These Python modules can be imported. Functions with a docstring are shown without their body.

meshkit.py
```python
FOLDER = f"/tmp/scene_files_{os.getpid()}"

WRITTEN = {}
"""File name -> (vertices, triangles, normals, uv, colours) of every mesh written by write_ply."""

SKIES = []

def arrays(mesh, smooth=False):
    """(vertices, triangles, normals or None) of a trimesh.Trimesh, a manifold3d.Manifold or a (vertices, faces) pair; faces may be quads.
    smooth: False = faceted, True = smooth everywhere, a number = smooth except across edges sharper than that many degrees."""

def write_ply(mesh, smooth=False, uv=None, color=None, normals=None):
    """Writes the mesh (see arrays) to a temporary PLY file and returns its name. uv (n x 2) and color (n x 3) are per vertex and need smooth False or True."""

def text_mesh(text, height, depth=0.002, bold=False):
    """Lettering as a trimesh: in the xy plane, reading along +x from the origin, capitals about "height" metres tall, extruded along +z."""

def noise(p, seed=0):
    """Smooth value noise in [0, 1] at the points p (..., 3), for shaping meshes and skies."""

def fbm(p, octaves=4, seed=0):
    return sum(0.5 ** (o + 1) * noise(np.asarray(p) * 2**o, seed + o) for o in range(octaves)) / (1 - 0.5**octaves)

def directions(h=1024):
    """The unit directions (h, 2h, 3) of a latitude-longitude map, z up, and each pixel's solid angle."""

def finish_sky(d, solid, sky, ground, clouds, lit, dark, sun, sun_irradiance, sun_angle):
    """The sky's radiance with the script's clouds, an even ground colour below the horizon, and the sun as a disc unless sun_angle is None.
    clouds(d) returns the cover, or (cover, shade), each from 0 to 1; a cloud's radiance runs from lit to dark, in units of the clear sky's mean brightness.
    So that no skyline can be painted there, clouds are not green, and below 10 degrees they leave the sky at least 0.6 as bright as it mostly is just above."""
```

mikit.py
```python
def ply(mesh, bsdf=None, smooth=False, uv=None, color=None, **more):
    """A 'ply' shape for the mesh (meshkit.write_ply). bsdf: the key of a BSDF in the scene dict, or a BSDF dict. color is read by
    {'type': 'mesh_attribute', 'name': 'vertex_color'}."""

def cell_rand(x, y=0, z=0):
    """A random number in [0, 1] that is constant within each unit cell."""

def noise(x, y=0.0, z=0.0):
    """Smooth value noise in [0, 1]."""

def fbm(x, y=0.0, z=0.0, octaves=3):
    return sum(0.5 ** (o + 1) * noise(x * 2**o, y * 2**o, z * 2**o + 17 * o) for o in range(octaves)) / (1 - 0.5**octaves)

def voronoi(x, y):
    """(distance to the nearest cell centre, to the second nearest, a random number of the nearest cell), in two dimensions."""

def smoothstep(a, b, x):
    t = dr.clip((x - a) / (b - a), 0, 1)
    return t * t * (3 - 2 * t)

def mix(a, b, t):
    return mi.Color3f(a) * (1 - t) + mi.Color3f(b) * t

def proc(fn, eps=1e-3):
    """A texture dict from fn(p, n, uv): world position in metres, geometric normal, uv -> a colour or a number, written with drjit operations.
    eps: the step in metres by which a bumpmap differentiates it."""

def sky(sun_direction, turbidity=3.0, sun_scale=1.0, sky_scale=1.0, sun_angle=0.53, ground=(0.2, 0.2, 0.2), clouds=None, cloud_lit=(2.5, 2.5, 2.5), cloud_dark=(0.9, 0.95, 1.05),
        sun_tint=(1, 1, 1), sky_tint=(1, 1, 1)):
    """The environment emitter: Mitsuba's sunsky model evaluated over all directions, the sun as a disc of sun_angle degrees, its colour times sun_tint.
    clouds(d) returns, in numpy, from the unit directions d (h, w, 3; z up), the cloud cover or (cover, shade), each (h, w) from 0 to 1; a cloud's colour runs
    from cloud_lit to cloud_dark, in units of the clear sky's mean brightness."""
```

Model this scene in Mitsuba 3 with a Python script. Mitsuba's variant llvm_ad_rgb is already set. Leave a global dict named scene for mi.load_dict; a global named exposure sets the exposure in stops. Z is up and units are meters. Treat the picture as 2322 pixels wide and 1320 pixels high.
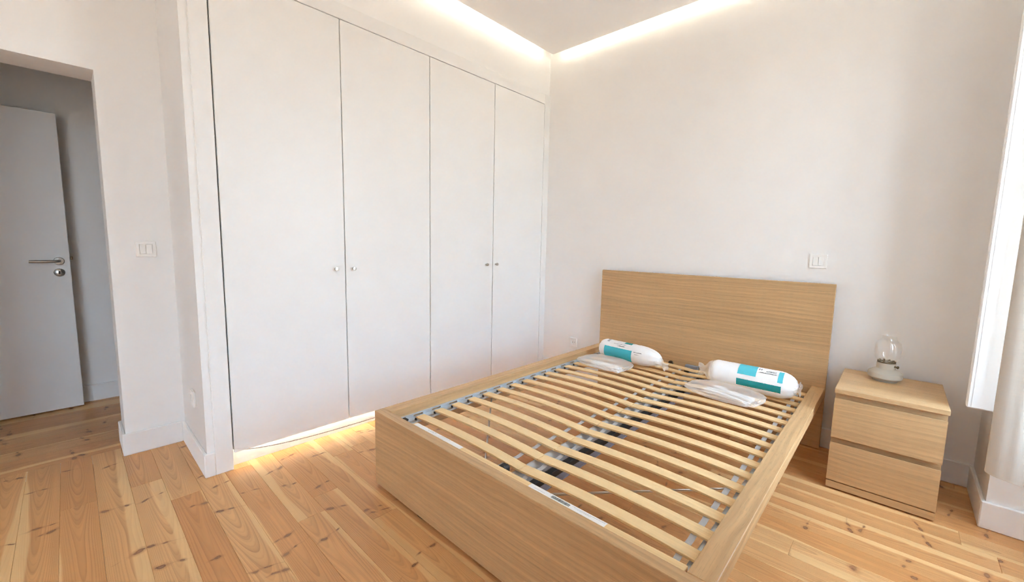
import math, random
import numpy as np, trimesh, drjit as dr, mitsuba as mi
import manifold3d as m3
import mikit, meshkit
from mikit import noise, fbm, smoothstep, mix, cell_rand

T = mi.ScalarTransform4f
scene, labels = {}, {}
random.seed(7)
rng = np.random.default_rng(7)

# ------------------------------------------------------------------ camera, sky, exposure
YAW, PITCH, ROLL = (math.radians(a) for a in (-42.9437, 6.408, -1.1244))
EYE = np.array([2.4354, -3.0774, 1.1932])
FOCAL = 939.26                                   # pixels of the 2322 wide frame
fwd = np.array([math.sin(YAW) * math.cos(PITCH), math.cos(YAW) * math.cos(PITCH), -math.sin(PITCH)])
rgt = np.array([math.cos(YAW), -math.sin(YAW), 0.0])
dwn = np.cross(fwd, rgt)
up = -(-math.sin(ROLL) * rgt + math.cos(ROLL) * dwn)
scene['camera'] = {'type': 'perspective', 'fov_axis': 'x', 'fov': 2 * math.degrees(math.atan(1161.0 / FOCAL)), 'near_clip': 0.02, 'far_clip': 200.0,
                   'to_world': T().look_at(origin=EYE.tolist(), target=(EYE + fwd).tolist(), up=up.tolist())}


def sky_clouds(d):
    c = meshkit.fbm(d * np.array([2.2, 2.2, 5.0]) + 3.1, 4, seed=3)
    return np.clip(0.75 + 0.9 * (c - 0.5), 0, 1), np.clip(1.6 * (c - 0.45), 0, 1)


scene['sky'] = mikit.sky((-0.75, 0.25, 0.62), turbidity=3.0, sun_scale=1.0, sky_scale=1.0, ground=(0.32, 0.31, 0.29), clouds=sky_clouds, sky_tint=(0.84, 1.0, 1.11),
                         cloud_lit=(2.12, 2.66, 3.14), cloud_dark=(1.08, 1.36, 1.64))
exposure = 5.75
LED = np.array([1.0, 0.88, 0.68])
COVE_POWER, PLINTH_POWER = 0.70, 0.60


def rgb(*c):
    return {'type': 'rgb', 'value': list(c)}


# ------------------------------------------------------------------ materials
def principled(name, color, rough, spec=0.5, metallic=0.0, **kw):
    scene[name] = {'type': 'twosided', 'bsdf': {'type': 'principled', 'base_color': color if isinstance(color, dict) else rgb(*color), 'roughness': rough, 'specular': spec, 'metallic': metallic, **kw}}
    return name


def diffuse(name, color):
    scene[name] = {'type': 'twosided', 'bsdf': {'type': 'diffuse', 'reflectance': color if isinstance(color, dict) else rgb(*color)}}
    return name


def pine_color(p, n, uv):
    """Knotty pine: u = 20 m per board plus metres along it, v = metres across it."""
    bw = 0.115
    sd = dr.floor(uv.x / 20.0)
    u = uv.x - 20.0 * sd
    v = uv.y
    r1, r2, r3, r4 = (cell_rand(sd, k, 5) for k in range(4))
    wob = noise(u * 1.1 + sd * 7.3, sd) - 0.5
    fine = fbm(u * 2.0 + sd * 3.1, v * 60.0, 1.7, octaves=3) - 0.5
    heart = mix((0.555, 0.270, 0.100), (0.665, 0.400, 0.180), r2)
    heart = mix(heart, (0.525, 0.240, 0.085), 0.5 * smoothstep(0.72, 1.0, r4))
    heart = heart * (0.94 + 0.12 * noise(u * 2.3, v * 14.0, sd * 2.7))
    sap = mi.Color3f(0.695, 0.445, 0.210)
    # growth rings, cathedral along the board's middle
    c = bw * (0.3 + 0.4 * r3)
    q = dr.square((v - c + 0.012 * wob) / bw) * 6.5 * (0.6 + r1) + u * (0.9 + 1.1 * r4) + 1.6 * (fbm(u * 1.6, v * 9.0, sd * 1.9, octaves=2) - 0.5)
    f = q * 3.4 - dr.floor(q * 3.4)
    ring = smoothstep(0.30, 0.92, f) * (1 - smoothstep(0.92, 1.0, f))
    ring = ring * (0.35 + 0.65 * noise(u * 1.5, v * 25.0, sd))
    fw = mi.Float(q * 8.3) - dr.floor(q * 8.3)
    ring = ring + 0.35 * smoothstep(0.5, 0.9, fw) * (1 - smoothstep(0.9, 1.0, fw))
    # sapwood stripe at one edge of most boards
    edge = dr.select(r1 > 0.5, v, bw - v)
    width = bw * (0.05 + 0.25 * r3) * dr.select(r2 > 0.30, 1.0, 0.0)
    s = 1 - smoothstep(width - 0.004, width + 0.004, edge + 0.040 * wob + 0.016 * (noise(u * 4.7, sd) - 0.5) + 0.006 * fine)
    col = mix(heart, sap, s)
    col = mix(col, mi.Color3f(0.40, 0.175, 0.066), 0.50 * ring * (1 - 0.75 * s))
    col = col * (1.0 + 0.22 * fine)
    # knots: in each stretch a slanting row of spikes across the board
    for step, o in ((0.47, 0.0), (0.83, 0.27)):
        k = dr.floor((u + o) / step)
        a = (k + 0.2 + 0.6 * cell_rand(k, sd, 11 + o * 10)) * step - o
        tilt = (cell_rand(k, sd, 12 + o * 10) - 0.5) * 0.7
        bend = 0.010 * (noise(v * 45.0, sd, k) - 0.5)
        du = u - a - tilt * (v - bw / 2) + bend
        on = dr.select(cell_rand(k, sd, 13) < 0.66, 1.0, 0.0)
        # a faint brown line joins the knots of a row
        col = mix(col, mi.Color3f(0.36, 0.155, 0.06), 0.30 * on * smoothstep(0.35, 0.75, noise(v * 40.0, k, sd)) * (1 - smoothstep(0.0008, 0.0035, dr.abs(du))))
        for j in range(2):
            vc = bw * (0.10 + 0.80 * cell_rand(k, sd, 14 + j + o * 10))
            big = dr.square(cell_rand(k, sd, 19 + j + o * 7))
            ln = 0.005 + 0.010 * cell_rand(k, sd, 17 + j) + 0.006 * big
            th = 0.0035 + 0.0085 * big
            d = dr.sqrt(dr.square((v - vc) / ln) + dr.square(du / th))
            d = d + 0.30 * (noise(u * 160.0, v * 160.0, sd) - 0.5)
            dark = 0.35 + 0.60 * cell_rand(k, sd, 23 + j)
            col = mix(col, mi.Color3f(0.42, 0.185, 0.07), 0.55 * on * (1 - smoothstep(0.9, 2.4, d)))
            col = mix(col, mi.Color3f(0.17, 0.068, 0.034), dark * on * (1 - smoothstep(0.75, 1.10, d)))
            col = mix(col, mi.Color3f(0.33, 0.165, 0.09), 0.75 * on * (1 - smoothstep(0.35, 0.75, d)))
    return dr.clip(1.02 * col, 0.0, 1.0)


def oak(axis, tint=(1.0, 1.0, 1.0)):
    """Pale stained oak veneer whose grain runs along the axis."""
    def fn(p, n, uv):
        a = {'x': p.x, 'y': p.y, 'z': p.z}[axis]
        b = {'x': p.y + p.z, 'y': p.x + p.z, 'z': p.x + p.y}[axis]
        warp = 0.045 * (fbm(a * 1.6, b * 2.6, 4.0, octaves=3) - 0.5) + 0.006 * (fbm(a * 7.0, b * 14.0, 1.0, octaves=2) - 0.5)
        bb = b + warp
        q = bb * 42.0 + 2.4 * fbm(a * 0.55, b * 5.0, 9.0, octaves=2)
        f = q - dr.floor(q)
        rings = smoothstep(0.1, 0.8, f) * (1 - smoothstep(0.8, 1.0, f))
        rings = rings * (0.25 + 0.75 * noise(a * 1.1, b * 6.0, 21.0))
        streak = fbm(a * 3.0, bb * 150.0, 2.0, octaves=3)
        pore = smoothstep(0.62, 0.85, noise(a * 34.0, bb * 760.0, 7.0))
        band = noise(a * 0.35, b * 7.0, 12.0)
        col = mix((0.535, 0.340, 0.168), (0.420, 0.240, 0.105), rings * 0.62)
        col = mix(col, (0.570, 0.380, 0.203), 0.40 * band)
        strip = cell_rand(dr.floor((b + 0.02) / 0.082), 5)
        col = col * (0.87 + 0.26 * streak) * (1 - 0.09 * pore) * (0.965 + 0.07 * strip)
        return dr.clip(col * mi.Color3f(*tint), 0.0, 1.0)
    return mikit.proc(fn)


def birch(p, n, uv):
    s = fbm(p.x * 3.0, p.y * 240.0, p.z * 30.0, octaves=2)
    tone = cell_rand(dr.floor((p.y + 0.02) / 0.1125), 3)
    col = mix((0.80, 0.595, 0.325), (0.76, 0.535, 0.275), tone)
    return dr.clip(col * (0.90 + 0.20 * s), 0.0, 1.0)


def plaster(color):
    def fn(p, n, uv):
        m = fbm(p.x * 2.5 + 3.0, p.y * 2.5, p.z * 2.5, octaves=3)
        return dr.clip(mi.Color3f(*color) * (0.985 + 0.03 * m), 0.0, 1.0)
    return mikit.proc(fn)


def linen(p, n, uv):
    w = noise(p.x * 900.0, p.y * 900.0, 1.0) * 0.5 + noise(p.z * 700.0, 2.0, 3.0) * 0.5
    return mi.Color3f(0.57, 0.525, 0.47) * (0.97 + 0.06 * w)


diffuse('mat_wall', plaster((0.835, 0.831, 0.823)))

diffuse('mat_ceiling', (0.82, 0.813, 0.805))
principled('mat_trim', (0.80, 0.80, 0.80), 0.45, 0.3)
principled('mat_lacquer', (0.80, 0.80, 0.795), 0.38, 0.35)
principled('mat_carcass', (0.55, 0.53, 0.50), 0.6, 0.3)
principled('mat_door', (0.78, 0.78, 0.775), 0.42, 0.35)
principled('mat_pine', mikit.proc(pine_color), 0.36, 0.35)
principled('mat_oak_x', oak('x'), 0.40, 0.4)
principled('mat_oak_y', oak('y'), 0.42, 0.4)
principled('mat_birch', mikit.proc(birch), 0.45, 0.35)
principled('mat_steel', (0.50, 0.49, 0.47), 0.25, 0.5, 1.0)
principled('mat_chrome', (0.60, 0.59, 0.58), 0.14, 0.5, 1.0)
principled('mat_zinc', (0.52, 0.585, 0.64), 0.36, 0.5, 0.35)
principled('mat_grey_plastic', (0.50, 0.52, 0.535), 0.4, 0.4)
principled('mat_dark_grey', (0.17, 0.155, 0.18), 0.5, 0.4)
principled('mat_mid_grey', (0.25, 0.26, 0.28), 0.5, 0.4)
principled('mat_black', (0.015, 0.015, 0.016), 0.5, 0.4)
principled('mat_brown_plug', (0.075, 0.055, 0.03), 0.5, 0.4)
diffuse('mat_ribbon', (0.47, 0.47, 0.475))
principled('mat_white_plastic', (0.84, 0.835, 0.82), 0.3, 0.5)
principled('mat_socket', (0.80, 0.795, 0.78), 0.35, 0.5)
diffuse('mat_paper', (0.86, 0.86, 0.86))
diffuse('mat_ink', (0.05, 0.05, 0.055))
diffuse('mat_grey_ink', (0.42, 0.43, 0.45))
principled('mat_wrap', (0.86, 0.855, 0.85), 0.30, 0.5)
principled('mat_teal', (0.05, 0.46, 0.55), 0.30, 0.5)
principled('mat_dark_teal', (0.012, 0.26, 0.27), 0.30, 0.5)
principled('mat_light_teal', (0.09, 0.55, 0.65), 0.30, 0.5)
diffuse('mat_cotton', (0.86, 0.86, 0.86))
# thin clear polyethylene: mostly straight through, a little milky and glossy
scene['mat_film'] = {'type': 'mask', 'opacity': 0.24, 'bsdf': {'type': 'twosided', 'bsdf': {'type': 'principled', 'base_color': rgb(0.88, 0.88, 0.875), 'roughness': 0.22, 'specular': 0.9}}}
principled('mat_cream', (0.48, 0.43, 0.355), 0.5, 0.4)
principled('mat_lamp_foot', (0.30, 0.27, 0.22), 0.6, 0.4)
principled('mat_bronze', (0.16, 0.12, 0.07), 0.4, 0.5, 0.6)
scene['mat_glass'] = {'type': 'thindielectric', 'int_ior': 1.5}
# the lamp's shade is two glass walls close together
scene['mat_lamp_glass'] = {'type': 'thindielectric', 'int_ior': 1.6}
diffuse('mat_linen', mikit.proc(linen))


# ------------------------------------------------------------------ mesh helpers
def cbox(x0, x1, y0, y1, z0, z1, c=0.0):
    """A box; with c its edges are chamfered."""
    x0, x1 = min(x0, x1), max(x0, x1); y0, y1 = min(y0, y1), max(y0, y1); z0, z1 = min(z0, z1), max(z0, z1)
    c = min(c, (x1 - x0) * 0.45, (y1 - y0) * 0.45, (z1 - z0) * 0.45)
    pts = []
    for a, b, d in (((c, 0, c), 0, 0), ((0, c, c), 0, 0), ((c, c, 0), 0, 0)):
        for sx in (0, 1):
            for sy in (0, 1):
                for sz in (0, 1):
                    pts.append(((x1 - a[0]) if sx else (x0 + a[0]), (y1 - a[1]) if sy else (y0 + a[1]), (z1 - a[2]) if sz else (z0 + a[2])))
        if c == 0:
            break
    return m3.Manifold.hull_points(np.array(pts, np.float64)[:, :3])


def tm(m):
    if isinstance(m, trimesh.Trimesh):
        return m
    k = m.to_mesh()
    return trimesh.Trimesh(np.array(k.vert_properties[:, :3]), np.array(k.tri_verts), process=False)


def join(*ms):
    return trimesh.util.concatenate([tm(m) for m in ms])


def hole(x0, x1, y0, y1, z0, z1):
    return m3.Manifold.cube((x1 - x0, y1 - y0, z1 - z0)).translate((x0, y0, z0))


def cyl(p0, p1, r, r1=None, n=24):
    p0, p1 = np.array(p0, float), np.array(p1, float)
    h = np.linalg.norm(p1 - p0)
    m = tm(m3.Manifold.cylinder(h, r, r if r1 is None else r1, n))
    m.apply_transform(trimesh.geometry.align_vectors([0, 0, 1], (p1 - p0) / h))
    m.apply_translation(p0)
    return m


def lathe(profile, n=40):
    return trimesh.creation.revolve(np.array(profile, float), sections=n)


def tube(points, r, n=8):
    """A round cable along the points."""
    P = np.array(points, float)
    t = np.gradient(P, axis=0)
    t /= np.linalg.norm(t, axis=1)[:, None]
    ref = np.array([0, 0, 1.0]) if abs(t[:, 2]).max() < 0.95 else np.array([0, 1.0, 0])
    a = np.cross(t, ref); a /= np.linalg.norm(a, axis=1)[:, None]
    b = np.cross(t, a)
    ang = np.arange(n) * 2 * math.pi / n
    v = (P[:, None] + r * (np.cos(ang)[None, :, None] * a[:, None] + np.sin(ang)[None, :, None] * b[:, None])).reshape(-1, 3)
    f = []
    for i in range(len(P) - 1):
        for j in range(n):
            k = (j + 1) % n
            f += [[i * n + j, i * n + k, (i + 1) * n + k], [i * n + j, (i + 1) * n + k, (i + 1) * n + j]]
    v = np.vstack([v, P[0], P[-1]])
    e = len(v)
    for j in range(n):
        k = (j + 1) % n
        f += [[e - 2, k, j], [e - 1, (len(P) - 1) * n + j, (len(P) - 1) * n + k]]
    return trimesh.Trimesh(v, f, process=False)


def numbered(name):
    if name not in used:
        used.add(name)
        return name
    i = 1
    while f'{name}_{i:03d}' in used:
        i += 1
    used.add(f'{name}_{i:03d}')
    return f'{name}_{i:03d}'


used = set()


def obj(name, mesh, mat, parent=None, smooth=False, label=None, category=None, group=None, kind=None, uv=None, **more):
    key = numbered(f'{parent}__{name}' if parent else name)
    scene[key] = mikit.ply(mesh, mat, smooth=smooth, uv=uv, **more)
    tag(key, label, category, group, kind)
    return key


def again(name, shape, parent, to_world=None):
    """A copy of a ply dict under a key of its own."""
    key = numbered(f'{parent}__{name}')
    scene[key] = {**shape, **({'to_world': to_world} if to_world is not None else {})}
    return key


def tag(key, label=None, category=None, group=None, kind=None):
    d = {k: v for k, v in dict(label=label, category=category, group=group, kind=kind).items() if v}
    if d:
        labels[key] = d


def thing(name, label, category, group=None, kind=None):
    key = numbered(name)
    tag(key, label, category, group, kind)
    return key


def emitter(c):
    return {'type': 'area', 'radiance': rgb(*[float(x) for x in c])}


# ------------------------------------------------------------------ room dimensions
XR = 2.805            # right wall
XD = -0.575           # wall with the doorway
YB = -2.667           # return of the wardrobe box
YF = -6.6            # wall behind the camera
ZC, ZT = 2.845, 3.02  # hanging ceiling, slab above it
XO = 3.34             # outer face of the right wall
W1 = (-1.52, -0.413)  # window recesses, y
W2 = (-5.90, -4.15)
ZW = 2.50             # their height
DY0, DY1, DZ = -3.70, -2.926, 2.0145   # doorway
XDI = -0.806
XC = -1.78            # far wall of the corridor

# walls
obj('wall_back', hole(-2.2, XO, 0.0, 0.2, -0.15, ZT + 0.15), 'mat_wall', label='white wall behind the bed', kind='structure')
wr = hole(XR, XO, YF - 0.2, 0.0, -0.15, ZT + 0.15)
for a, b in (W1, W2):
    wr = wr - hole(XR - 0.05, XO + 0.05, a, b, -0.02, ZW)
# below each window the wall is thinner
for a, b in (W1, W2):
    wr = wr + hole(XR + 0.33, XO, a, b, -0.15, 0.475)
obj('wall_right', wr, 'mat_wall', label='white right wall with the window recess', kind='structure')
wl = hole(-0.62, -0.012, YB, 0.0, -0.15, ZT + 0.15) - hole(-0.60, 0.2, -2.635, 0.05, -0.2, 2.527)
obj('wall_left', wl, 'mat_wall', label='white wall boxed around the wardrobe', kind='structure')
wd = hole(XDI, XD, -11.15, YB, -0.15, ZT + 0.15) - hole(XDI - 0.1, XD + 0.1, DY0, DY1, -0.001, DZ)
wd = wd + hole(XDI, -0.62, YB, 0.0, -0.15, ZT + 0.15)
obj('wall_door', wd, 'mat_wall', label='white wall with the doorway', kind='structure')
obj('wall_front', hole(XDI, XO, YF - 0.2, YF, -0.15, ZT + 0.15), 'mat_wall', label='white wall opposite the bed', kind='structure')
obj('wall_corridor', join(hole(XC - 0.15, XC, -11.0, 0.0, -0.15, 3.10), hole(XC, XDI, -11.15, -11.0, -0.15, 3.10), hole(XC, XDI, -0.15, 0.0, -0.15, 3.10)),
    'mat_wall', label='shaded wall of the corridor beyond the doorway', kind='structure')
# ceilings: a slab, and a hanging panel that leaves a slot for the LED strips
obj('ceiling', join(hole(-0.62, XO, YF - 0.2, 0.2, ZT, ZT + 0.15), hole(XD - 0.05, 0.0, YF - 0.2, YB, ZT, ZT + 0.15)), 'mat_ceiling', label='ceiling slab above the light slot', kind='structure')
IN = 0.066
panel = hole(IN, XR - IN, YF + IN, -IN, ZC, ZC + 0.05) + hole(XD + IN, IN + 0.01, YF + IN, YB - IN, ZC, ZC + 0.05)
obj('hanging_panel', panel, 'mat_ceiling', 'ceiling', label='hanging ceiling panel with a light slot around it')
obj('ceiling_corridor', hole(XC - 0.15, XDI, -11.15, 0.0, 2.95, 3.10), 'mat_wall', label='corridor ceiling', kind='structure')

# LED strips in the slot
def led_line(p0, p1, nrm, label, power, h=0.010, z=ZC + 0.018, group=None):
    """A thin self-adhesive strip: backing plus the glowing face, facing along nrm."""
    t = thing('led_strip', label, 'led strip', group)
    p0, p1, n = np.array(p0, float), np.array(p1, float), np.array(nrm, float)
    a = (p1 - p0) / np.linalg.norm(p1 - p0)
    w = np.cross(n, a)
    def quad(off, hh, thick):
        lo, hi = p0 + n * off, p1 + n * off
        pts = [q + s * w * hh / 2 + k * n * thick for q in (lo, hi) for s in (-1, 1) for k in (0, 1)]
        return m3.Manifold.hull_points(np.array(pts))
    obj('backing', quad(0.0003, h + 0.002, 0.0012), 'mat_white_plastic', t)
    v = np.array([p0 + n * 0.002 - w * h / 2, p1 + n * 0.002 - w * h / 2, p1 + n * 0.002 + w * h / 2, p0 + n * 0.002 + w * h / 2])
    f = np.array([[0, 1, 2], [0, 2, 3]])
    if np.dot(np.cross(v[1] - v[0], v[2] - v[0]), n) < 0:
        f = f[:, ::-1]
    obj('glowing_face', (v, f), 'mat_white_plastic', t, label='glowing warm white face', emitter=emitter(LED * power))
    return t


G = 'strips in the ceiling slot'
led_line((IN, -0.13, ZC + 0.022), (IN, YB - 0.02, ZC + 0.022), (-1, 0, 0), 'warm LED strip in the ceiling slot above the wardrobe', COVE_POWER, group=G)
led_line((0.13, -IN, ZC + 0.022), (XR - 0.10, -IN, ZC + 0.022), (0, 1, 0), 'warm LED strip in the ceiling slot above the headboard wall', COVE_POWER, group=G)
led_line((XR - IN, -0.10, ZC + 0.022), (XR - IN, YF + 0.10, ZC + 0.022), (1, 0, 0), 'warm LED strip in the ceiling slot above the window wall', COVE_POWER, group=G)

# ------------------------------------------------------------------ floor: every board a piece of its own
BW = 0.115
FLOOR = obj('floor', join(hole(-0.70, XO, YF - 0.2, 0.0, -0.15, -0.018), hole(XC, -0.70, -11.0, 0.0, -0.15, -0.018)), 'mat_carcass', label='floor of varnished knotty pine boards', kind='structure')


def board(x0, x1, y0, y1, along, seed):
    g, c, h = 0.0003, 0.0009, 0.0
    m = cbox(x0 + g, x1 - g, y0 + g, y1 - g, -0.018, 0.0, 0.0)
    # bevel the upper edges only: eight upper corners
    pts = []
    for x, sx in ((x0 + g, 1), (x1 - g, -1)):
        for y, sy in ((y0 + g, 1), (y1 - g, -1)):
            pts += [(x, y, -0.018), (x, y, -c), (x + sx * c, y + sy * c, h)]
    m = tm(m3.Manifold.hull_points(np.array(pts)))
    v = np.array(m.vertices)[np.array(m.faces).ravel()]
    f = np.arange(len(v)).reshape(-1, 3)
    a, b = (v[:, 0], v[:, 1]) if along == 'x' else (v[:, 1], v[:, 0])
    a0, b0 = (x0, y0) if along == 'x' else (y0, x0)
    uv = np.stack([20.0 * seed + 1.0 + (a - a0), b - b0], 1)
    key = numbered(f'{FLOOR}__board')
    scene[key] = mikit.ply((v, f), 'mat_pine', uv=uv)


seed = 1
ystart = -0.53 + 4 * BW + 0.07
rows = int((0 - (YF - 0.1)) / BW) + 2
for i in range(rows):
    y1 = -0.53 + 5 * BW - i * BW
    y0 = y1 - BW
    y1 = min(y1, 0.0)
    if y1 - y0 < 0.01 or y1 <= YF - 0.1:
        continue
    x = -0.70
    end = XR + 0.33
    cuts = []
    first = 0.35 + 1.5 * rng.random()
    xx = x + first
    while xx < end - 0.3:
        cuts.append(xx)
        xx += 1.35 + 0.9 * rng.random()
    xs = [x] + cuts + [end]
    for a, b in zip(xs[:-1], xs[1:]):
        board(a, b, y0, y1, 'x', seed)
        seed += 1
# boards through the doorway and along the corridor run the other way
edges = [-0.70, -0.76, -0.90, -1.04, -1.18, -1.32, -1.46, -1.60, XC]
for i, (b, a) in enumerate(zip(edges[:-1], edges[1:])):
    ys = [-11.0, -8.8, -6.4, -3.9 - 0.3 * rng.random(), -2.2 - 0.8 * rng.random() * (i % 2), -0.2] if i >= 2 else [DY0 + 0.0, DY1 - 0.0]
    for c, d in zip(ys[:-1], ys[1:]):
        board(a, b, c, d, 'y', seed)
        seed += 1

# ------------------------------------------------------------------ baseboards
BH, BT = 0.122, 0.015


def bb(name, parts, label):
    key = obj(name, join(*[cbox(*p, 0.0, BH, 0.004) for p in parts]), 'mat_trim', label=label, kind='structure')
    return key


bb('baseboard_back', [(0.0, XR, -BT, 0.0)], 'white baseboard under the wall behind the bed')
bb('baseboard_right', [(XR - BT, XR, W1[1] - BT, -BT), (XR - BT, XR + 0.33, W1[1] - BT, W1[1]), (XR - BT, XR, W2[1], W1[0]), (XR - BT, XR, YF, W2[0]), (XR + 0.315, XR + 0.33, W2[0], W2[1]), (XR - BT, XR + 0.33, W1[0], W1[0] + BT),
                       (XR + 0.315, XR + 0.33, W1[0], W1[1])], 'white baseboard wrapping the window recess')
bb('baseboard_left', [(-0.012, 0.003, YB - BT, -2.635), (XD, 0.003, YB - BT, YB)], 'white baseboard around the wardrobe box')
bb('baseboard_door', [(XD, XD + BT, DY1 - BT, YB - BT), (XDI, XD + BT, DY1 - BT, DY1), (XD, XD + BT, YF, DY0), (XDI, XD + BT, DY0, DY0 + BT)], 'white baseboard beside the doorway')
bb('baseboard_corridor', [(XC, XC + BT, -11.0, -0.15), (XDI - BT, XDI, DY1 - BT, -0.15), (XDI - BT, XDI, -11.0, DY0)], 'white baseboard in the corridor')
bb('baseboard_front', [(XD, XR, YF, YF + BT)], 'white baseboard of the wall opposite the bed')

# ------------------------------------------------------------------ corridor door, opened flat against the corridor wall
dk = thing('door_1', 'plain grey-white interior door standing open in the corridor', None, kind='structure')
XL = -1.67
obj('leaf', cbox(XL - 0.038, XL, -3.87, -3.066, 0.012, 1.982, 0.002), 'mat_door', dk)
hd = 'door_1__handle'
rose = lathe([(0, 0), (0.026, 0), (0.026, 0.006), (0.023, 0.009), (0.014, 0.0095), (0.0, 0.0095)], 32)
rose.apply_transform(trimesh.geometry.align_vectors([0, 0, 1], [1, 0, 0]))
r1 = rose.copy(); r1.apply_translation((XL, -3.117, 1.024))
lev = [(XL, -3.117, 1.024), (XL + 0.030, -3.117, 1.024), (XL + 0.044, -3.121, 1.024), (XL + 0.050, -3.133, 1.024), (XL + 0.050, -3.18, 1.0235), (XL + 0.050, -3.247, 1.0235)]
obj('handle', join(r1, tube(lev, 0.0095, 14)), 'mat_steel', dk, smooth=40, label='brushed steel lever handle')
esc = lathe([(0, 0), (0.027, 0), (0.026, 0.006), (0.015, 0.011), (0.0, 0.012)], 32)
esc.apply_transform(trimesh.geometry.align_vectors([0, 0, 1], [1, 0, 0]))
esc.apply_translation((XL, -3.120, 0.948))
e_ = obj('key_rose', esc, 'mat_steel', dk, smooth=40, label='round steel keyhole plate')
obj('keyhole', cbox(XL + 0.010, XL + 0.0132, -3.124, -3.116, 0.939, 0.957, 0.001), 'mat_black', e_)
obj('latch', cbox(XL - 0.028, XL - 0.010, -3.066, -3.052, 1.032, 1.054, 0.003), 'mat_bronze', dk, label='dark latch bolt')

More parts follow.
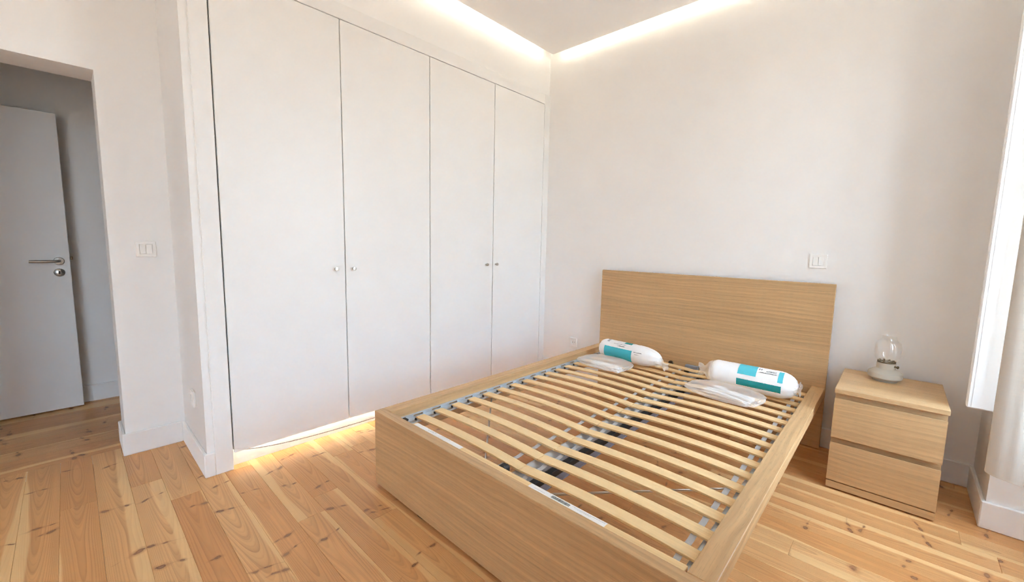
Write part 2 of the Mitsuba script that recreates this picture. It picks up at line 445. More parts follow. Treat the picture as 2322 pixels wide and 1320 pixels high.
# ------------------------------------------------------------------ windows in the right wall
def window(n, y0, y1, label, open_leaf):
    k = thing(f'window_{n}', label, None, kind='structure')
    xa, xb = XR + 0.415, XR + 0.475
    z0, z1 = 0.48, ZW
    fr = cbox(xa, xb, y0, y1, z0, z1, 0.002) - hole(xa - 1, xb + 1, y0 + 0.05, y1 - 0.05, z0 + 0.05, z1 - 0.05)
    obj('window_frame', fr, 'mat_trim', k)
    obj('sill', cbox(XR + 0.31, xa, y0, y1, 0.475, 0.497, 0.004), 'mat_trim', k)
    mid = y1 - 0.05 - 0.518
    leaves = [(y0 + 0.05, mid), (mid, y1 - 0.05)]
    for i, (a, b) in enumerate(leaves):
        w = b - a
        zz0, zz1 = z0 + 0.055, z1 - 0.055
        def local():
            # hinge at the origin, leaf along +x', thickness in y'
            s = cbox(0, w, 0, 0.045, zz0, zz1, 0.004) - hole(0.07, w - 0.11, -1, 1, zz0 + 0.07, zz1 - 0.07)
            groove = hole(w - 0.014, w - 0.011, -0.001, 0.003, zz0 + 0.005, zz1 - 0.005)
            s = s - groove
            g = hole(0.07, w - 0.07, 0.020, 0.0201, zz0 + 0.07, zz1 - 0.07)
            return tm(s), ((w, zz0, zz1))
        s, _ = local()
        if open_leaf and i == 1:
            # swung 90 degrees into the room, lying along -x from the far jamb
            s.vertices = np.stack([xa - s.vertices[:, 0], y1 - 0.062 + s.vertices[:, 1], s.vertices[:, 2]], 1)
            s.faces = s.faces[:, ::-1]
            q = np.array([[xa - 0.07, y1 - 0.042, zz0 + 0.07], [xa - w + 0.11, y1 - 0.042, zz0 + 0.07], [xa - w + 0.11, y1 - 0.042, zz1 - 0.07], [xa - 0.07, y1 - 0.042, zz1 - 0.07]])
        else:
            s.vertices = np.stack([xa + 0.005 + s.vertices[:, 1], a + s.vertices[:, 0], s.vertices[:, 2]], 1)
            s.faces = s.faces[:, ::-1]
            q = np.array([[xa + 0.025, a + 0.07, zz0 + 0.07], [xa + 0.025, b - 0.11, zz0 + 0.07], [xa + 0.025, b - 0.11, zz1 - 0.07], [xa + 0.025, a + 0.07, zz1 - 0.07]])
        sk = obj('sash', s, 'mat_trim', k, label='white sash swung open into the room' if open_leaf and i == 1 else None)
        obj('pane', (q, np.array([[0, 1, 2], [0, 2, 3]])), 'mat_glass', sk)


window(1, *W1, 'white window beside the bedside table with one sash open', True)


window(2, *W2, 'white window in the right wall beside the camera', False)


def curtain():
    n, zs = 90, np.linspace(0.284, 2.46, 24)
    s = np.linspace(0, 1, n)
    p0, d = np.array([2.768, -0.545]), np.array([0.982, -0.19])
    nrm = np.array([-d[1], d[0]])
    L = 0.27
    front, back = [], []
    V, F = [], []
    for side, off in ((0, 0.0), (1, 0.004)):
        for zi, z in enumerate(zs):
            amp = 0.0032 + 0.0012 * (z - 0.3)
            for t in s:
                fold = amp * math.sin(t * L * 62 + 0.6) + 0.0012 * math.sin(t * L * 131 + z)
                roll = 0.018 * math.exp(-t * L / 0.012)
                q = p0 + d * (t * L) + nrm * (fold + off + roll)
                hem = 0.002 * math.sin(t * L * 40 + 1.0) * (zi == 0) + 0.009 * math.exp(-t * L / 0.010) * (zi == 0)
                V.append((q[0], q[1], z + hem))
    m, r = n, len(zs)
    idx = lambda sd, zi, i: sd * m * r + zi * m + i
    for zi in range(r - 1):
        for i in range(m - 1):
            a, b, c, e = idx(0, zi, i), idx(0, zi, i + 1), idx(0, zi + 1, i + 1), idx(0, zi + 1, i)
            F += [[a, b, c], [a, c, e]]
            a, b, c, e = idx(1, zi, i), idx(1, zi, i + 1), idx(1, zi + 1, i + 1), idx(1, zi + 1, i)
            F += [[a, c, b], [a, e, c]]
    for i in range(m - 1):
        for zi in (0, r - 1):
            a, b, c, e = idx(0, zi, i), idx(1, zi, i), idx(1, zi, i + 1), idx(0, zi, i + 1)
            F += [[a, b, c], [a, c, e]] if zi == 0 else [[a, c, b], [a, e, c]]
    for zi in range(r - 1):
        for i in (0, m - 1):
            a, b, c, e = idx(0, zi, i), idx(0, zi + 1, i), idx(1, zi + 1, i), idx(1, zi, i)
            F += [[a, b, c], [a, c, e]]
    return trimesh.Trimesh(V, F, process=False)


ck = thing('curtain', 'beige linen curtain hanging at the window by the bedside table', 'curtain')
obj('cloth', curtain(), 'mat_linen', ck, smooth=50)
obj('rail', cyl((2.75, -0.54, 2.475), (3.06, -0.60, 2.475), 0.012), 'mat_white_plastic', ck, smooth=40)

# ------------------------------------------------------------------ built-in wardrobe
wk = thing('wardrobe', 'white built-in wardrobe with four flat doors', 'wardrobe')
g0, g1, g2, g3, g4 = -2.556, -1.9369, -1.3186, -0.6988, -0.0773
ZB, ZD = 0.0877, 2.4417
obj('frame', join(cbox(-0.05, 0.0, -2.635, g0 - 0.003, 0.0, 2.527, 0.0015), cbox(-0.05, 0.0, g4 + 0.0015, 0.0, 0.0, 2.527, 0.0015), cbox(-0.05, 0.0, g0 - 0.003, g4 + 0.0015, ZD + 0.002, 2.527, 0.0015)),
    'mat_lacquer', wk, label='white frame around the doors')
obj('carcass', join(hole(-0.598, -0.58, -2.63, 0.0, 0.10, 2.52), hole(-0.58, -0.03, -2.63, -2.612, 0.10, 2.52), hole(-0.58, -0.03, -0.022, -0.004, 0.10, 2.52),
                    hole(-0.58, -0.03, -2.612, -0.022, 2.50, 2.52), hole(-0.58, -0.024, -2.612, -0.022, 0.100, 0.118), hole(-0.58, -0.03, -1.328, -1.309, 0.118, 2.50)), 'mat_carcass', wk)
obj('plinth', cbox(-0.062, -0.046, -2.556, -0.077, 0.0, 0.0995, 0.001), 'mat_lacquer', wk)
for i, (a, b) in enumerate(((g0, g1), (g1, g2), (g2, g3), (g3, g4))):
    ga = 0.0036 if i == 0 else 0.0028
    dk = obj('door', cbox(-0.022, 0.0, a + ga, b - 0.0028, ZB, ZD - 0.0028, 0.001), 'mat_lacquer', wk)
    yk = (-1.999, -1.890, -0.777, -0.667)[i]
    kn = lathe([(0, 0), (0.006, 0), (0.006, 0.010), (0.0105, 0.014), (0.0115, 0.022), (0.0105, 0.026), (0, 0.027)], 24)
    kn.apply_transform(trimesh.geometry.align_vectors([0, 0, 1], [1, 0, 0]))
    kn.apply_translation((0.0, yk, 1.029))
    obj('knob', kn, 'mat_steel', dk, smooth=40, label='small round steel knob')

# LED strip under the wardrobe, its left end hanging loose
lk = thing('led_strip', 'warm LED strip glowing under the wardrobe doors with a loose sagging end', 'led strip')
pts = []
for t in np.linspace(0, 1, 46):
    y = -2.535 + t * (2.535 - 0.10)
    s = (y + 2.535)
    z = 0.020 + 0.062 * math.exp(-s / 0.22) if s < 1.2 else 0.020
    pts.append((-0.040, y, z))
P = np.array(pts)
hh = 0.0022
V = np.vstack([P + [0, 0, hh], P - [0, 0, hh]])
V2 = V + [0.0012, 0, 0]
n_ = len(P)
F = []
for i in range(n_ - 1):
    F += [[i, i + 1, n_ + i + 1], [i, n_ + i + 1, n_ + i]]
F = np.array(F)
obj('backing', trimesh.util.concatenate([trimesh.Trimesh(V, F, process=False), trimesh.Trimesh(V2, F[:, ::-1], process=False)]), 'mat_mid_grey', lk, label='grey edge of the loose strip')
led_line((-0.036, -2.54, 0.0998), (-0.036, -0.10, 0.0998), (0, 0, -1), 'warm LED strip stuck under the wardrobe floor', PLINTH_POWER)

# ------------------------------------------------------------------ switches and sockets
def plate_box(face, a0, a1, z0, z1, d0, d1, c):
    """A box on a wall: face 'x' = wall at const x, plate spans y; 'y' = wall at const y, plate spans x."""
    return cbox(d0, d1, a0, a1, z0, z1, c) if face == 'x' else cbox(a0, a1, d0, d1, z0, z1, c)


def light_switch(face, wall, sgn, a0, a1, label):
    k = thing('light_switch', label, 'light switch')
    z0, z1 = 1.086, 1.171
    w = a1 - a0
    pl = plate_box(face, a0, a1, z0, z1, wall, wall + sgn * 0.011, 0.003)
    cut = plate_box(face, a0 + w * 0.18, a1 - w * 0.18, z0 + w * 0.18, z1 - w * 0.18, wall + sgn * 0.005, wall + sgn * 0.02, 0.0)
    obj('plate', pl - cut, 'mat_white_plastic', k)
    m = (a0 + a1) / 2
    for b0, b1 in ((a0 + w * 0.195, m - 0.0011), (m + 0.0011, a1 - w * 0.195)):
        obj('rocker', plate_box(face, b0, b1, z0 + w * 0.19, z1 - w * 0.19, wall + sgn * 0.004, wall + sgn * 0.0105, 0.0015), 'mat_white_plastic', k)


light_switch('x', XD, 1, -2.825, -2.739, 'white double light switch on the wall by the doorway')
light_switch('y', 0.0, -1, 2.036, 2.123, 'white double light switch on the wall above the right end of the headboard')


def socket(face, wall, sgn, a0, a1, z0, z1, label):
    k = thing('wall_socket', label, 'wall socket')
    w = a1 - a0
    pl = plate_box(face, a0, a1, z0, z1, wall, wall + sgn * 0.013, 0.004)
    c, zc = (a0 + a1) / 2, (z0 + z1) / 2
    axis = np.array([sgn, 0, 0]) if face == 'x' else np.array([0, sgn, 0])
    o = np.array([wall, c, zc]) if face == 'x' else np.array([c, wall, zc])
    well = cyl(o + axis * 0.002, o + axis * 0.02, 0.0205, n=32)
    wm = m3.Manifold(m3.Mesh(np.asarray(well.vertices, np.float32), np.asarray(well.faces, np.uint32)))
    obj('plate', pl - wm, 'mat_socket', k)
    for s in (-1, 1):
        q = o + (np.array([0, s * 0.0095, 0]) if face == 'x' else np.array([s * 0.0095, 0, 0]))
        obj('pin_hole', cyl(q + axis * 0.0018, q + axis * 0.0026, 0.0034, n=16), 'mat_dark_grey', k)


socket('y', 0.0, -1, 0.302, 0.388, 0.283, 0.369, 'white wall socket on the wall between wardrobe and headboard')
socket('y', YB, -1, -0.280, -0.194, 0.309, 0.395, 'white wall socket on the side of the wardrobe box')

# ------------------------------------------------------------------ bed
bk = thing('bed', 'pale oak double bed frame with headboard and bare slats', 'bed')
BX0, BX1 = 0.646, 2.181
obj('headboard', cbox(BX0, BX1, -0.062, -0.030, 0.004, 1.0, 0.002), 'mat_oak_x', bk)
cap = lathe([(0, 0.004), (0.012, 0.004), (0.0135, 0.0), (0.018, 0.0), (0.0185, 0.004), (0.016, 0.006), (0.0125, 0.006), (0.011, 0.003), (0, 0.003)], 28)
cap.apply_transform(trimesh.geometry.align_vectors([0, 0, 1], [0, -1, 0]))
cap.apply_translation((1.260, -0.062, 0.340))
obj('cable_plug', cap, 'mat_brown_plug', bk, smooth=40, label='round dark plug in the headboard')
FY0, FY1 = -2.113, -2.066
obj('footboard', join(cbox(BX0, BX1, FY0, FY1, 0.013, 0.3825, 0.002)), 'mat_oak_x', bk)
obj('foot_ledge', cbox(0.885, BX1 - 0.075, FY1, -2.032, 0.335, 0.374, 0.0015), 'mat_birch', bk, label='pale inner ledge of the footboard')
for x in (BX0 + 0.34, BX1 - 0.38):
    obj('foot_pad', cbox(x, x + 0.04, -2.105, -2.075, 0.0, 0.013, 0.002), 'mat_black', bk)
for x0, x1, xi0, xi1 in ((BX0, BX0 + 0.066, BX0 + 0.048, BX0 + 0.064), (BX1 - 0.066, BX1, BX1 - 0.064, BX1 - 0.048)):
    obj('side_rail', join(cbox(x0, x1, FY1, -0.062, 0.330, 0.3825, 0.002), cbox(xi0, xi1, FY1, -0.062, 0.245, 0.332, 0.001)), 'mat_oak_y', bk)
# steel ledges on the rails
def ledge(xw, sgn, wide):
    """An angle profile: an upright plate with slots on the rail, and the shelf that carries the slat ends."""
    def span(a, b, *r):
        return hole(min(xw + sgn * a, xw + sgn * b), max(xw + sgn * a, xw + sgn * b), *r)
    plate = span(0.0100, 0.0122, FY1 + 0.03, -0.075, 0.300, 0.338) + span(0.0, 0.0122, FY1 + 0.03, -0.075, 0.336, 0.338)
    for i in range(17):
        yc = -1.915 + 0.1125 * i
        plate = plate - span(0.005, 0.02, yc - 0.030, yc + 0.026, 0.3255, 0.3335)
    return (plate + span(0.0110, wide, FY1 + 0.03, -0.075, 0.3215, 0.324) + span(wide - 0.0025, wide, FY1 + 0.03, -0.075, 0.310, 0.324)
            + span(wide - 0.001, wide + 0.008, FY1 + 0.03, -0.075, 0.310, 0.3122))


obj('steel_ledge', ledge(BX0 + 0.0662, 1, 0.046), 'mat_zinc', bk, label='galvanised steel ledge with slots')
obj('steel_ledge', ledge(BX1 - 0.0665, -1, 0.030), 'mat_zinc', bk, label='galvanised steel ledge with slots')
# mid beam
sec = m3.CrossSection([[(-0.025, 0.255), (0.022, 0.255), (0.022, 0.306), (0.016, 0.318), (0.004, 0.324), (-0.008, 0.324), (-0.019, 0.317), (-0.025, 0.304)]])
beam = tm(sec.extrude(2.02 - 0.085))
v = beam.vertices.copy()
beam.vertices = np.stack([v[:, 0] + 1.432, -0.085 - v[:, 2], v[:, 1]], 1)
beam.faces = beam.faces[:, ::-1]
obj('mid_beam', beam, 'mat_grey_plastic', bk, smooth=40, label='light grey middle beam')
obj('flange', cbox(1.532, 1.560, -2.02, -0.085, 0.292, 0.298, 0.001), 'mat_dark_grey', bk, label='dark grey lower flange beside the middle beam')
obj('end_cap', cbox(1.404, 1.440, -2.031, -1.995, 0.290, 0.372, 0.006), 'mat_black', bk, label='black plastic end cap of the middle beam')
obj('end_cap', cbox(1.380, 1.412, -0.125, -0.085, 0.275, 0.330, 0.006), 'mat_black', bk, label='black plastic end cap at the headboard')
obj('end_cap', cbox(0.722, 0.752, -2.028, -1.990, 0.3245, 0.3365, 0.004), 'mat_black', bk, label='black plastic end piece of the steel ledge')
obj('bracket', cbox(1.372, 1.462, -0.092, -0.0625, 0.325, 0.358, 0.003), 'mat_mid_grey', bk, label='grey bracket on the headboard')
obj('gap_shade_bar', cbox(1.482, 1.510, -2.02, -0.085, 0.270, 0.300, 0.001), 'mat_black', bk, label='black bar standing in for the shaded gap beside the middle beam')  # added black bar, its colour stands in for the dark gap beside the beam
tor = trimesh.creation.torus(0.0085, 0.0032, major_sections=24, minor_sections=10)
tor.apply_transform(trimesh.geometry.align_vectors([0, 0, 1], [0.3, -0.9, 0.35]))
tor.apply_translation((1.512, -1.306, 0.3135))
obj('ring', tor, 'mat_white_plastic', bk, smooth=50, label='small white plastic ring on the middle beam')
# thin steel braces
for a, b in (((0.762, -1.437, 0.292), (1.33, -2.03, 0.292)), ((2.100, -1.365, 0.292), (1.50, -2.03, 0.292))):
    obj('brace', cyl(a, b, 0.0048, n=14), 'mat_chrome', bk, smooth=40, label='thin steel brace')

# slats: two sprung halves side by side, each slat a part
def slat_mesh(x0, x1):
    n, w, th = 14, 0.050, 0.009
    V, F = [], []
    for i in range(n + 1):
        t = i / n
        x = x0 + (x1 - x0) * t
        z = 0.011 * (1 - (2 * t - 1) ** 2)
        for y, dz in ((0.0, 0.0015), (0.0015, 0.0), (w - 0.0015, 0.0), (w, 0.0015), (w, th - 0.0015), (w - 0.0015, th), (0.0015, th), (0.0, th - 0.0015)):
            V.append((x, y, z + dz))
    for i in range(n):
        for j in range(8):
            k = (j + 1) % 8
            a, b, c, d = i * 8 + j, i * 8 + k, (i + 1) * 8 + k, (i + 1) * 8 + j
            F += [[a, c, b], [a, d, c]]
    for o, fl in ((0, 1), (n * 8, 0)):
        for j in range(1, 7):
            F.append([o, o + j, o + j + 1] if fl else [o, o + j + 1, o + j])
    return trimesh.Trimesh(V, F, process=False)


base = [thing('slatted_base', 'left half of the bed slats between steel ledge and middle beam', 'slatted base', 'slatted bases in the bed'),
        thing('slatted_base', 'right half of the bed slats between middle beam and right rail', 'slatted base', 'slatted bases in the bed')]
sl = mikit.ply(slat_mesh(0.762, 1.4455), 'mat_birch', smooth=30)
sr = mikit.ply(slat_mesh(1.4485, 2.0995), 'mat_birch', smooth=30)
for i in range(17):
    for s, k in ((sl, base[0]), (sr, base[1])):
        again('slat', s, k, T().translate([0, -1.959 + 0.1125 * i, 0.3320]))


def ribbon(x0, x1):
    V, F = [], []
    ys = np.linspace(-2.02, -0.11, 120)
    for k, y in enumerate(ys):
        ph = ((y + 1.959) / 0.1125) % 1.0
        t = (x0 - (0.762 if x0 < 1.44 else 1.4485)) / 0.67
        base = 0.3315 + 0.011 * (1 - (2 * t - 1) ** 2)
        sag = 0.002 + (0.004 * math.sin(math.pi * (ph - 0.444) / 0.556) if ph > 0.444 else 0.0)
        V += [(x0, y, base - sag), (x1, y, base - sag), (x0, y, base - sag + 0.001), (x1, y, base - sag + 0.001)]
    for k in range(len(ys) - 1):
        a, b = 4 * k, 4 * k + 4
        F += [[a, b, a + 1], [a + 1, b, b + 1], [a + 2, a + 3, b + 2], [a + 3, b + 3, b + 2], [a, a + 2, b + 2], [a, b + 2, b], [a + 1, b + 1, b + 3], [a + 1, b + 3, a + 3]]
    return trimesh.Trimesh(V, F, process=False)


for x0, x1 in ((0.788, 0.800), (1.357, 1.375), (1.480, 1.498), (2.047, 2.066)):
    obj('slat_ribbon', ribbon(x0, x1), 'mat_ribbon', base[x0 > 1.44], label='grey ribbon linking the slats')


for i in range(17):
    obj('slat_holder', cbox(0.764, 0.776, -1.966 + 0.1125 * i, -1.9595 + 0.1125 * i, 0.3255, 0.3375, 0.002), 'mat_black', base[0], label='small black slat holder')

# paper labels on the foot ledge
def label_strip(x0, x1, bars, text_rows):
    k = obj('paper_label', cbox(x0, x1, -2.0570, -2.0350, 0.3741, 0.3745, 0.0), 'mat_paper', bk, label='white paper label with small print')
    r = random.Random(int(x0 * 1000))
    if bars:
        ms, x = [], bars[0]
        while x < bars[1]:
            w = r.choice((0.0012, 0.0022, 0.003))
            ms.append(hole(x, x + w, -2.0520, -2.0390, 0.3745, 0.3747))
            x += w + r.choice((0.001, 0.0016))
        obj('bar_code', join(*ms), 'mat_ink', k, kind='stuff')
    ms = []
    for a, b, y in text_rows:
        x = a
        while x < b:
            w = r.uniform(0.002, 0.006)
            ms.append(hole(x, x + w, y, y + 0.0016, 0.3745, 0.3747))
            x += w + 0.0015
    obj('small_print', join(*ms), 'mat_grey_ink', k, kind='stuff')


label_strip(1.577, 1.872, (1.672, 1.740), [(1.60, 1.64, -2.049), (1.75, 1.865, -2.041), (1.76, 1.82, -2.046)])
label_strip(0.895, 1.215, None, [(0.985, 1.04, -2.042), (0.99, 1.03, -2.047), (1.07, 1.13, -2.040)])

# ------------------------------------------------------------------ bedside table
nk = thing('bedside_table', 'pale oak two-drawer bedside table right of the bed', 'bedside table')
NX0, NX1, NYB, NYF = 2.262, 2.652, -0.045, -0.530
obj('top', cbox(NX0 - 0.003, NX1 + 0.003, NYF - 0.002, NYB, 0.4955, 0.519, 0.002), 'mat_oak_x', nk)
obj('body', join(hole(NX0, NX0 + 0.016, NYF + 0.030, NYB, 0.002, 0.4955), hole(NX1 - 0.016, NX1, NYF + 0.030, NYB, 0.002, 0.4955), hole(NX0 + 0.016, NX1 - 0.016, NYB - 0.008, NYB, 0.002, 0.4955),
                 hole(NX0 + 0.016, NX1 - 0.016, NYF + 0.055, NYB - 0.008, 0.04, 0.055), hole(NX0 + 0.016, NX1 - 0.016, NYF + 0.030, NYF + 0.046, 0.26, 0.4955), hole(NX0 + 0.016, NX1 - 0.016, NYF + 0.030, NYF + 0.046, 0.055, 0.26)), 'mat_oak_x', nk)
obj('plinth', cbox(NX0, NX1, NYF + 0.003, NYF + 0.020, 0.0075, 0.0425, 0.001), 'mat_oak_x', nk)
for z0, z1 in ((0.2700, 0.4700), (0.0475, 0.2440)):
    # front with a sloped grip edge
    prof = m3.CrossSection([[(NYF + 0.019, z0), (NYF + 0.001, z0), (NYF, z0 + 0.001), (NYF, z1 - 0.001), (NYF + 0.001, z1), (NYF + 0.019, z1 - 0.012)][::-1]])
    m = tm(prof.extrude(NX1 - NX0))
    v = m.vertices.copy()
    m.vertices = np.stack([v[:, 2] + NX0, v[:, 0], v[:, 1]], 1)
    if m.volume < 0:
        m.faces = m.faces[:, ::-1]
    obj('drawer', m, 'mat_oak_x', nk)

# ------------------------------------------------------------------ lamp
lk = thing('table_lamp', 'small cream table lamp with clear glass shade on bedside table', 'table lamp')
LX, LY, LZ = 2.433, -0.180, 0.519


def at(m, x=LX, y=LY, z=LZ):
    m = m.copy()
    m.apply_translation((x, y, z))
    return m


obj('base', at(lathe([(0, 0.010), (0.052, 0.010), (0.066, 0.016), (0.0705, 0.022), (0.0705, 0.043), (0.068, 0.048), (0.040, 0.066), (0.0385, 0.070), (0.0385, 0.096), (0.034, 0.098), (0.0, 0.098)], 56)), 'mat_cream', lk, smooth=35)
obj('foot', at(lathe([(0, 0.0), (0.050, 0.0), (0.052, 0.010), (0, 0.010)], 48)), 'mat_lamp_foot', lk, smooth=35)
ms = [at(lathe([(0.027, 0.098), (0.037, 0.098), (0.037, 0.103), (0.027, 0.103), (0.027, 0.098)], 40))]
for i in range(10):
    a = i * 2 * math.pi / 10
    ms.append(tm(cbox(LX + 0.033 * math.cos(a) - 0.004, LX + 0.033 * math.cos(a) + 0.004, LY + 0.033 * math.sin(a) - 0.003, LY + 0.033 * math.sin(a) + 0.003, LZ + 0.102, LZ + 0.109, 0.001)))
obj('shade_ring', join(*ms), 'mat_bronze', lk, smooth=35, label='dark brass ring under the glass')
prof_o = [(0.031, 0.104), (0.040, 0.108), (0.049, 0.117), (0.0535, 0.130), (0.0545, 0.160), (0.0535, 0.190), (0.050, 0.202), (0.042, 0.211), (0.034, 0.216), (0.031, 0.221), (0.031, 0.237), (0.033, 0.242)]
obj('glass_shade', at(lathe(prof_o + [(r - 0.0018, z) for r, z in prof_o[::-1]] + [prof_o[0]], 56)), 'mat_lamp_glass', lk, smooth=40, label='clear glass shade')
obj('bulb', at(lathe([(0.006, 0.098), (0.006, 0.112), (0.010, 0.118), (0.0105, 0.165), (0.006, 0.176), (0.0, 0.178)], 24)), 'mat_glass', lk, smooth=40)
kd = np.array([0.86, -0.5, 0])
kd /= np.linalg.norm(kd)
k0 = np.array([LX, LY, LZ + 0.084])
obj('knob', join(cyl(k0 + kd * 0.038, k0 + kd * 0.050, 0.0045, n=16), cyl(k0 + kd * 0.050, k0 + kd * 0.054, 0.0075, n=20)), 'mat_bronze', lk, smooth=35, label='small brass dimmer knob')


# ------------------------------------------------------------------ rolled pillows in printed plastic wrap, and small bags
def roll_frame(p0, p1):
    p0, p1 = np.array(p0, float), np.array(p1, float)
    a = (p1 - p0) / np.linalg.norm(p1 - p0)
    s = np.cross(a, [0, 0, 1]); s /= np.linalg.norm(s)      # towards the camera side
    return p0, a, s, np.cross(s, a), np.linalg.norm(p1 - p0)


def roll_mesh(p0, p1, r, seed, droop=0.0, ends=(0.05, 0.06)):
    o, a, s, u, L = roll_frame(p0, p1)
    n, m = 64, 60
    V, F = [], []
    for i in range(n + 1):
        t = i / n
        x = t * L
        e0, e1 = x / ends[0], (L - x) / ends[1]
        k = min(1.0, math.sqrt(max(0.0, 1 - (1 - min(1, e0)) ** 2)) * 0.97 + 0.03, math.sqrt(max(0.0, 1 - (1 - min(1, e1)) ** 2)) * 0.97 + 0.03)
        for j in range(m):
            th = 2 * math.pi * j / m
            q = np.array([x * 9.0, math.cos(th) * 1.3, math.sin(th) * 1.3])
            rr = r * k * (1 + 0.05 * (meshkit.fbm(q[None], 3, seed)[0] - 0.5))
            if k < 0.995:
                rr *= 1 + 0.10 * (1 - k) * math.sin(th * 9 + seed)
            y, z = rr * math.cos(th) * 1.03, rr * math.sin(th)
            z = max(z, -r * 0.93)
            V.append(o + a * x + s * y + u * (z - droop * t * t))
    for i in range(n):
        for j in range(m):
            k = (j + 1) % m
            F += [[i * m + j, i * m + k, (i + 1) * m + k], [i * m + j, (i + 1) * m + k, (i + 1) * m + j]]
    V += [o, o + a * L - u * droop]
    c = len(V)
    for j in range(m):
        k = (j + 1) % m
        F += [[c - 2, k, j], [c - 1, n * m + j, n * m + k]]
    M = trimesh.Trimesh(V, F, process=False)
    if M.volume < 0:
        M.faces = M.faces[:, ::-1]
    return M


def print_patch(p0, p1, r, x0, x1, t0, t1, lift=0.0012, n=14, m=10):
    """A printed rectangle curved on the roll: metres along the axis, degrees around it (0 = front, 90 = top)."""
    o, a, s, u, L = roll_frame(p0, p1)
    V, F = [], []
    for side in (0, 1):
        for i in range(n + 1):
            for j in range(m + 1):
                x, th = x0 + (x1 - x0) * i / n, math.radians(t0 + (t1 - t0) * j / m)
                q = r + lift + 0.0003 * side
                V.append(o + a * x + s * (q * math.cos(th) * 1.03) + u * (q * math.sin(th)))
    k = (n + 1) * (m + 1)
    for i in range(n):
        for j in range(m):
            A, B, C, D = i * (m + 1) + j, i * (m + 1) + j + 1, (i + 1) * (m + 1) + j + 1, (i + 1) * (m + 1) + j
            F += [[A, B, C], [A, C, D], [k + A, k + C, k + B], [k + A, k + D, k + C]]
    return trimesh.Trimesh(V, F, process=False)


def print_lines(p0, p1, r, rows, seed, lift=0.0015):
    """Rows of small print too fine to read: (x0, x1, degrees, height)."""
    rr, ms = random.Random(seed), []
    for x0, x1, th, h in rows:
        x = x0
        while x < x1:
            w = rr.uniform(0.0025, 0.006)
            d = math.degrees(h / r) * rr.uniform(0.6, 1.0)
            ms.append(print_patch(p0, p1, r, x, min(x + w, x1), th, th + d, lift, 1, 1))
            x += w + 0.0016
    return join(*ms)


def crumple(center, size, rotz, seed, n=34, flat=0.0, tail=0.0, amp=1.0):
    """A crumpled plastic bag: a flattened cushion with sharp random creases."""
    M = trimesh.creation.icosphere(subdivisions=5)
    v = M.vertices
    e = np.sign(v) * np.abs(v) ** np.array([0.55, 0.55, 0.9])
    e = e / np.max(np.abs(e), axis=0)
    c1 = np.abs(meshkit.noise(v * 3.1, seed) - 0.5)
    c2 = np.abs(meshkit.noise(v * 6.7 + 5, seed + 1) - 0.5)
    f = 1 - amp * (0.35 * c1 + 0.22 * c2)
    e = e * f[:, None]
    e[:, 2] *= 1 - 0.75 * smooth01((e[:, 0] * (1 if tail > 0 else -1) - 0.35) / 0.6) * abs(tail)
    e[:, 2] += 0.12 * (meshkit.noise(v * 5.0, seed + 2) - 0.5)
    P = e * np.array(size) / 2
    P[:, 2] = np.maximum(P[:, 2], -size[2] * 0.42)
    c, s = math.cos(rotz), math.sin(rotz)
    P = np.stack([P[:, 0] * c - P[:, 1] * s, P[:, 0] * s + P[:, 1] * c, P[:, 2]], 1) + np.array(center)
    return trimesh.Trimesh(P, M.faces, process=False)


def smooth01(x):
    x = np.clip(x, 0, 1)
    return x * x * (3 - 2 * x)


def film_tail(p, d, r, length, seed, flat=(0.75, 0.18), drop=0.0, n=26, m=72):
    """The gathered end of a plastic wrapping: from the roll's rim to a flat, creased fan."""
    p, d = np.array(p, float), np.array(d, float) / np.linalg.norm(d)
    s = np.cross(d, [0, 0, 1]); s /= np.linalg.norm(s)
    u = np.cross(s, d)
    rr = random.Random(seed)
    ph = [rr.uniform(0, 6.28) for _ in range(4)]
    V, F = [], []
    for i in range(n + 1):
        t = i / n
        e = smooth01(np.array(t * 1.25)).item()
        a, b = r * (1 - e) + r * flat[0] * e, r * (1 - e) + r * flat[1] * e
        pinch = 1 - 0.45 * math.exp(-((t - 0.62) / 0.20) ** 2)
        for j in range(m):
            th = 2 * math.pi * j / m
            cr = 1 + 0.16 * t * (math.sin(5 * th + ph[0] + 3 * t) + 0.7 * math.sin(9 * th + ph[1]) + 0.5 * math.sin(14 * th + ph[2] - 4 * t))
            x = length * (t + 0.10 * t * math.sin(3 * th + ph[3]))
            q = p + d * x + s * (b * pinch * cr * math.cos(th)) + u * (a * pinch * cr * math.sin(th) - drop * t * t)
            V.append((q[0], q[1], max(q[2], 0.3565)))
    for i in range(n):
        for j in range(m):
            k = (j + 1) % m
            F += [[i * m + j, i * m + k, (i + 1) * m + k], [i * m + j, (i + 1) * m + k, (i + 1) * m + j]]
    V.append(tuple(np.mean(V[-m:], axis=0)))
    for j in range(m):
        F.append([len(V) - 1, n * m + (j + 1) % m, n * m + j])
    return trimesh.Trimesh(V, F, process=False)


# left roll
A0, A1, AR = (0.822, -0.330, 0.430), (1.312, -0.362, 0.430), 0.069
pk = thing('rolled_pillow', 'white wrapped rolled pillow with a large turquoise print by left headboard corner', 'pillow')
obj('roll', roll_mesh(A0, A1, AR, 3, 0.0, (0.055, 0.16)), 'mat_wrap', pk, smooth=45)
obj('printed_panel', print_patch(A0, A1, AR, 0.075, 0.300, -42, 30), 'mat_teal', pk, label='turquoise printed panel')
obj('printed_panel', print_patch(A0, A1, AR, 0.215, 0.275, 70, 100), 'mat_dark_teal', pk, label='small green printed patch')
obj('printed_panel', print_patch(A0, A1, AR, 0.075, 0.095, 62, 90), 'mat_grey_ink', pk, label='small grey printed patch')
obj('small_print', print_lines(A0, A1, AR, [(0.175, 0.235, 42, 0.006), (0.315, 0.375, 24, 0.004), (0.14, 0.24, 55, 0.003), (0.325, 0.36, 12, 0.003)], 4), 'mat_ink', pk, kind='stuff')
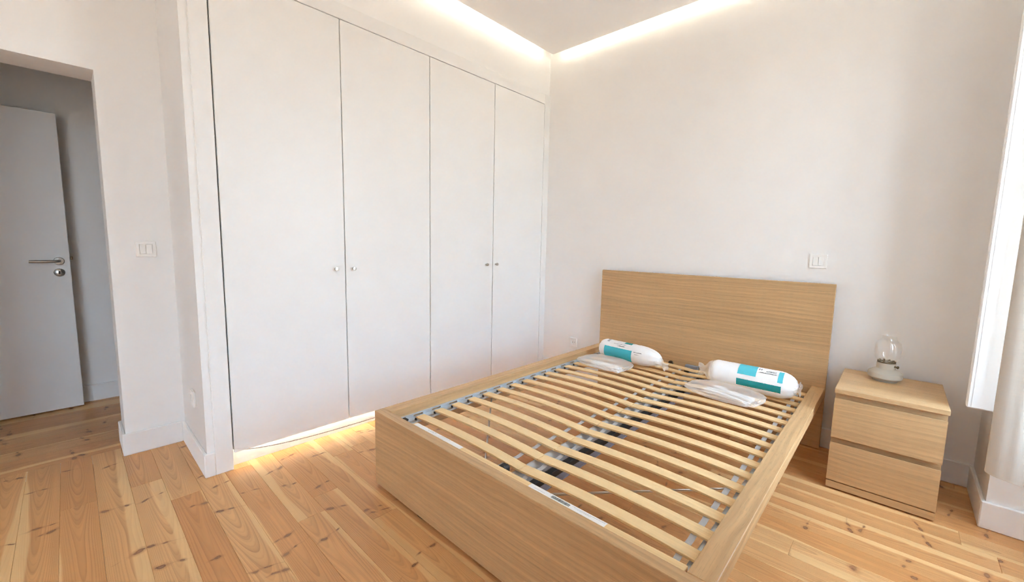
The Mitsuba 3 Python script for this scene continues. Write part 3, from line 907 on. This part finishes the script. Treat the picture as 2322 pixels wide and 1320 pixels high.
obj('wrap_end', film_tail((1.285, -0.362, 0.415), (1, -0.10, -0.25), 0.036, 0.070, 21, (0.70, 0.75), 0.012), 'mat_film', pk, smooth=25, label='crumpled clear end of the wrapping')
# right roll
B0, B1, BR = (1.624, -0.372, 0.4325), (2.090, -0.366, 0.4325), 0.076
pk = thing('rolled_pillow', 'white wrapped rolled pillow with turquoise square and green stripe by right rail', 'pillow')
obj('roll', roll_mesh(B0, B1, BR, 8, 0.0, (0.05, 0.09)), 'mat_wrap', pk, smooth=45)
obj('printed_panel', print_patch(B0, B1, BR, 0.173, 0.268, 28, 92), 'mat_light_teal', pk, label='turquoise printed square')
obj('printed_panel', print_patch(B0, B1, BR, 0.376, 0.400, 22, 78), 'mat_light_teal', pk, label='narrow turquoise printed band')
obj('printed_panel', print_patch(B0, B1, BR, 0.173, 0.396, -22, 8), 'mat_dark_teal', pk, label='dark green printed stripe')
obj('small_print', print_lines(B0, B1, BR, [(0.283, 0.368, 52, 0.0045), (0.313, 0.363, 62, 0.004), (0.323, 0.363, 68, 0.003), (0.276, 0.281, 66, 0.018), (0.288, 0.292, 66, 0.018)], 5), 'mat_ink', pk, kind='stuff')
obj('wrap_end', film_tail((1.652, -0.372, 0.4325), (-1, 0.02, 0.0), 0.070, 0.085, 33, (0.55, 0.25), 0.006), 'mat_film', pk, smooth=25, label='crumpled clear end of the wrapping')
obj('wrap_end', film_tail((2.070, -0.366, 0.4325), (1, 0.0, 0.0), 0.045, 0.032, 35, (0.80, 0.80), 0.004), 'mat_film', pk, smooth=25, label='crumpled clear end of the wrapping')

def slab(center, size, rotz, bow=0.0, seed=0):
    """A softly rounded white piece, bowed along its length."""
    m = tm(m3.Manifold.hull_points(np.array([[sx * (size[0] / 2 - r), sy * (size[1] / 2 - r * 0.8), sz * (size[2] / 2 - r * 0.4)] for r in (0.0, size[2] * 0.35, size[2] * 0.9) for sx in (-1, 1) for sy in (-1, 1) for sz in (-1, 1)])).refine_to_length(0.012))
    v = m.vertices.copy()
    k = 2 * v[:, 0] / size[0]
    c, s_ = math.cos(rotz), math.sin(rotz)
    y = v[:, 1] + bow * (1 - k ** 2)
    z = v[:, 2] + 0.004 * (meshkit.noise(v * 22 + seed, seed) - 0.5)
    m.vertices = np.stack([v[:, 0] * c - y * s_, v[:, 0] * s_ + y * c, z], 1) + np.array(center)
    return m


gk = thing('plastic_bag', 'clear plastic bag with a white folded piece left of the middle beam', 'plastic bag')
obj('film', crumple((0.990, -0.560, 0.3865), (0.39, 0.25, 0.062), -0.06, 51, tail=-0.5, amp=0.45), 'mat_film', gk, smooth=60)
obj('contents', slab((1.032, -0.612, 0.3675), (0.225, 0.062, 0.014), -0.06, 0.006, 1), 'mat_cotton', gk, smooth=40, label='white folded piece inside')
obj('contents', slab((1.028, -0.609, 0.3835), (0.215, 0.058, 0.015), -0.04, 0.006, 2), 'mat_cotton', gk, smooth=40, label='white folded piece inside')
obj('contents', slab((0.985, -0.505, 0.3930), (0.075, 0.014, 0.008), 0.15, 0.0, 3), 'mat_cotton', gk, smooth=40, label='small white strip inside')
gk = thing('plastic_bag', 'clear plastic bag with white strips lying in front of the right pillow', 'plastic bag')
obj('film', crumple((1.775, -0.592, 0.3875), (0.42, 0.24, 0.064), -0.12, 61, tail=-0.6, amp=0.45), 'mat_film', gk, smooth=60)
for i, (c, sz, rz, bow) in enumerate((((1.785, -0.612, 0.3685), (0.25, 0.026, 0.018), -0.30, 0.012), ((1.795, -0.585, 0.3740), (0.25, 0.024, 0.018), -0.26, 0.016),
                                      ((1.815, -0.555, 0.3740), (0.22, 0.030, 0.016), -0.22, 0.012), ((1.745, -0.545, 0.3950), (0.065, 0.015, 0.009), -0.02, 0.0))):
    obj('contents', slab(c, sz, rz, bow, 5 + i), 'mat_cotton', gk, smooth=40, label='white strip inside')
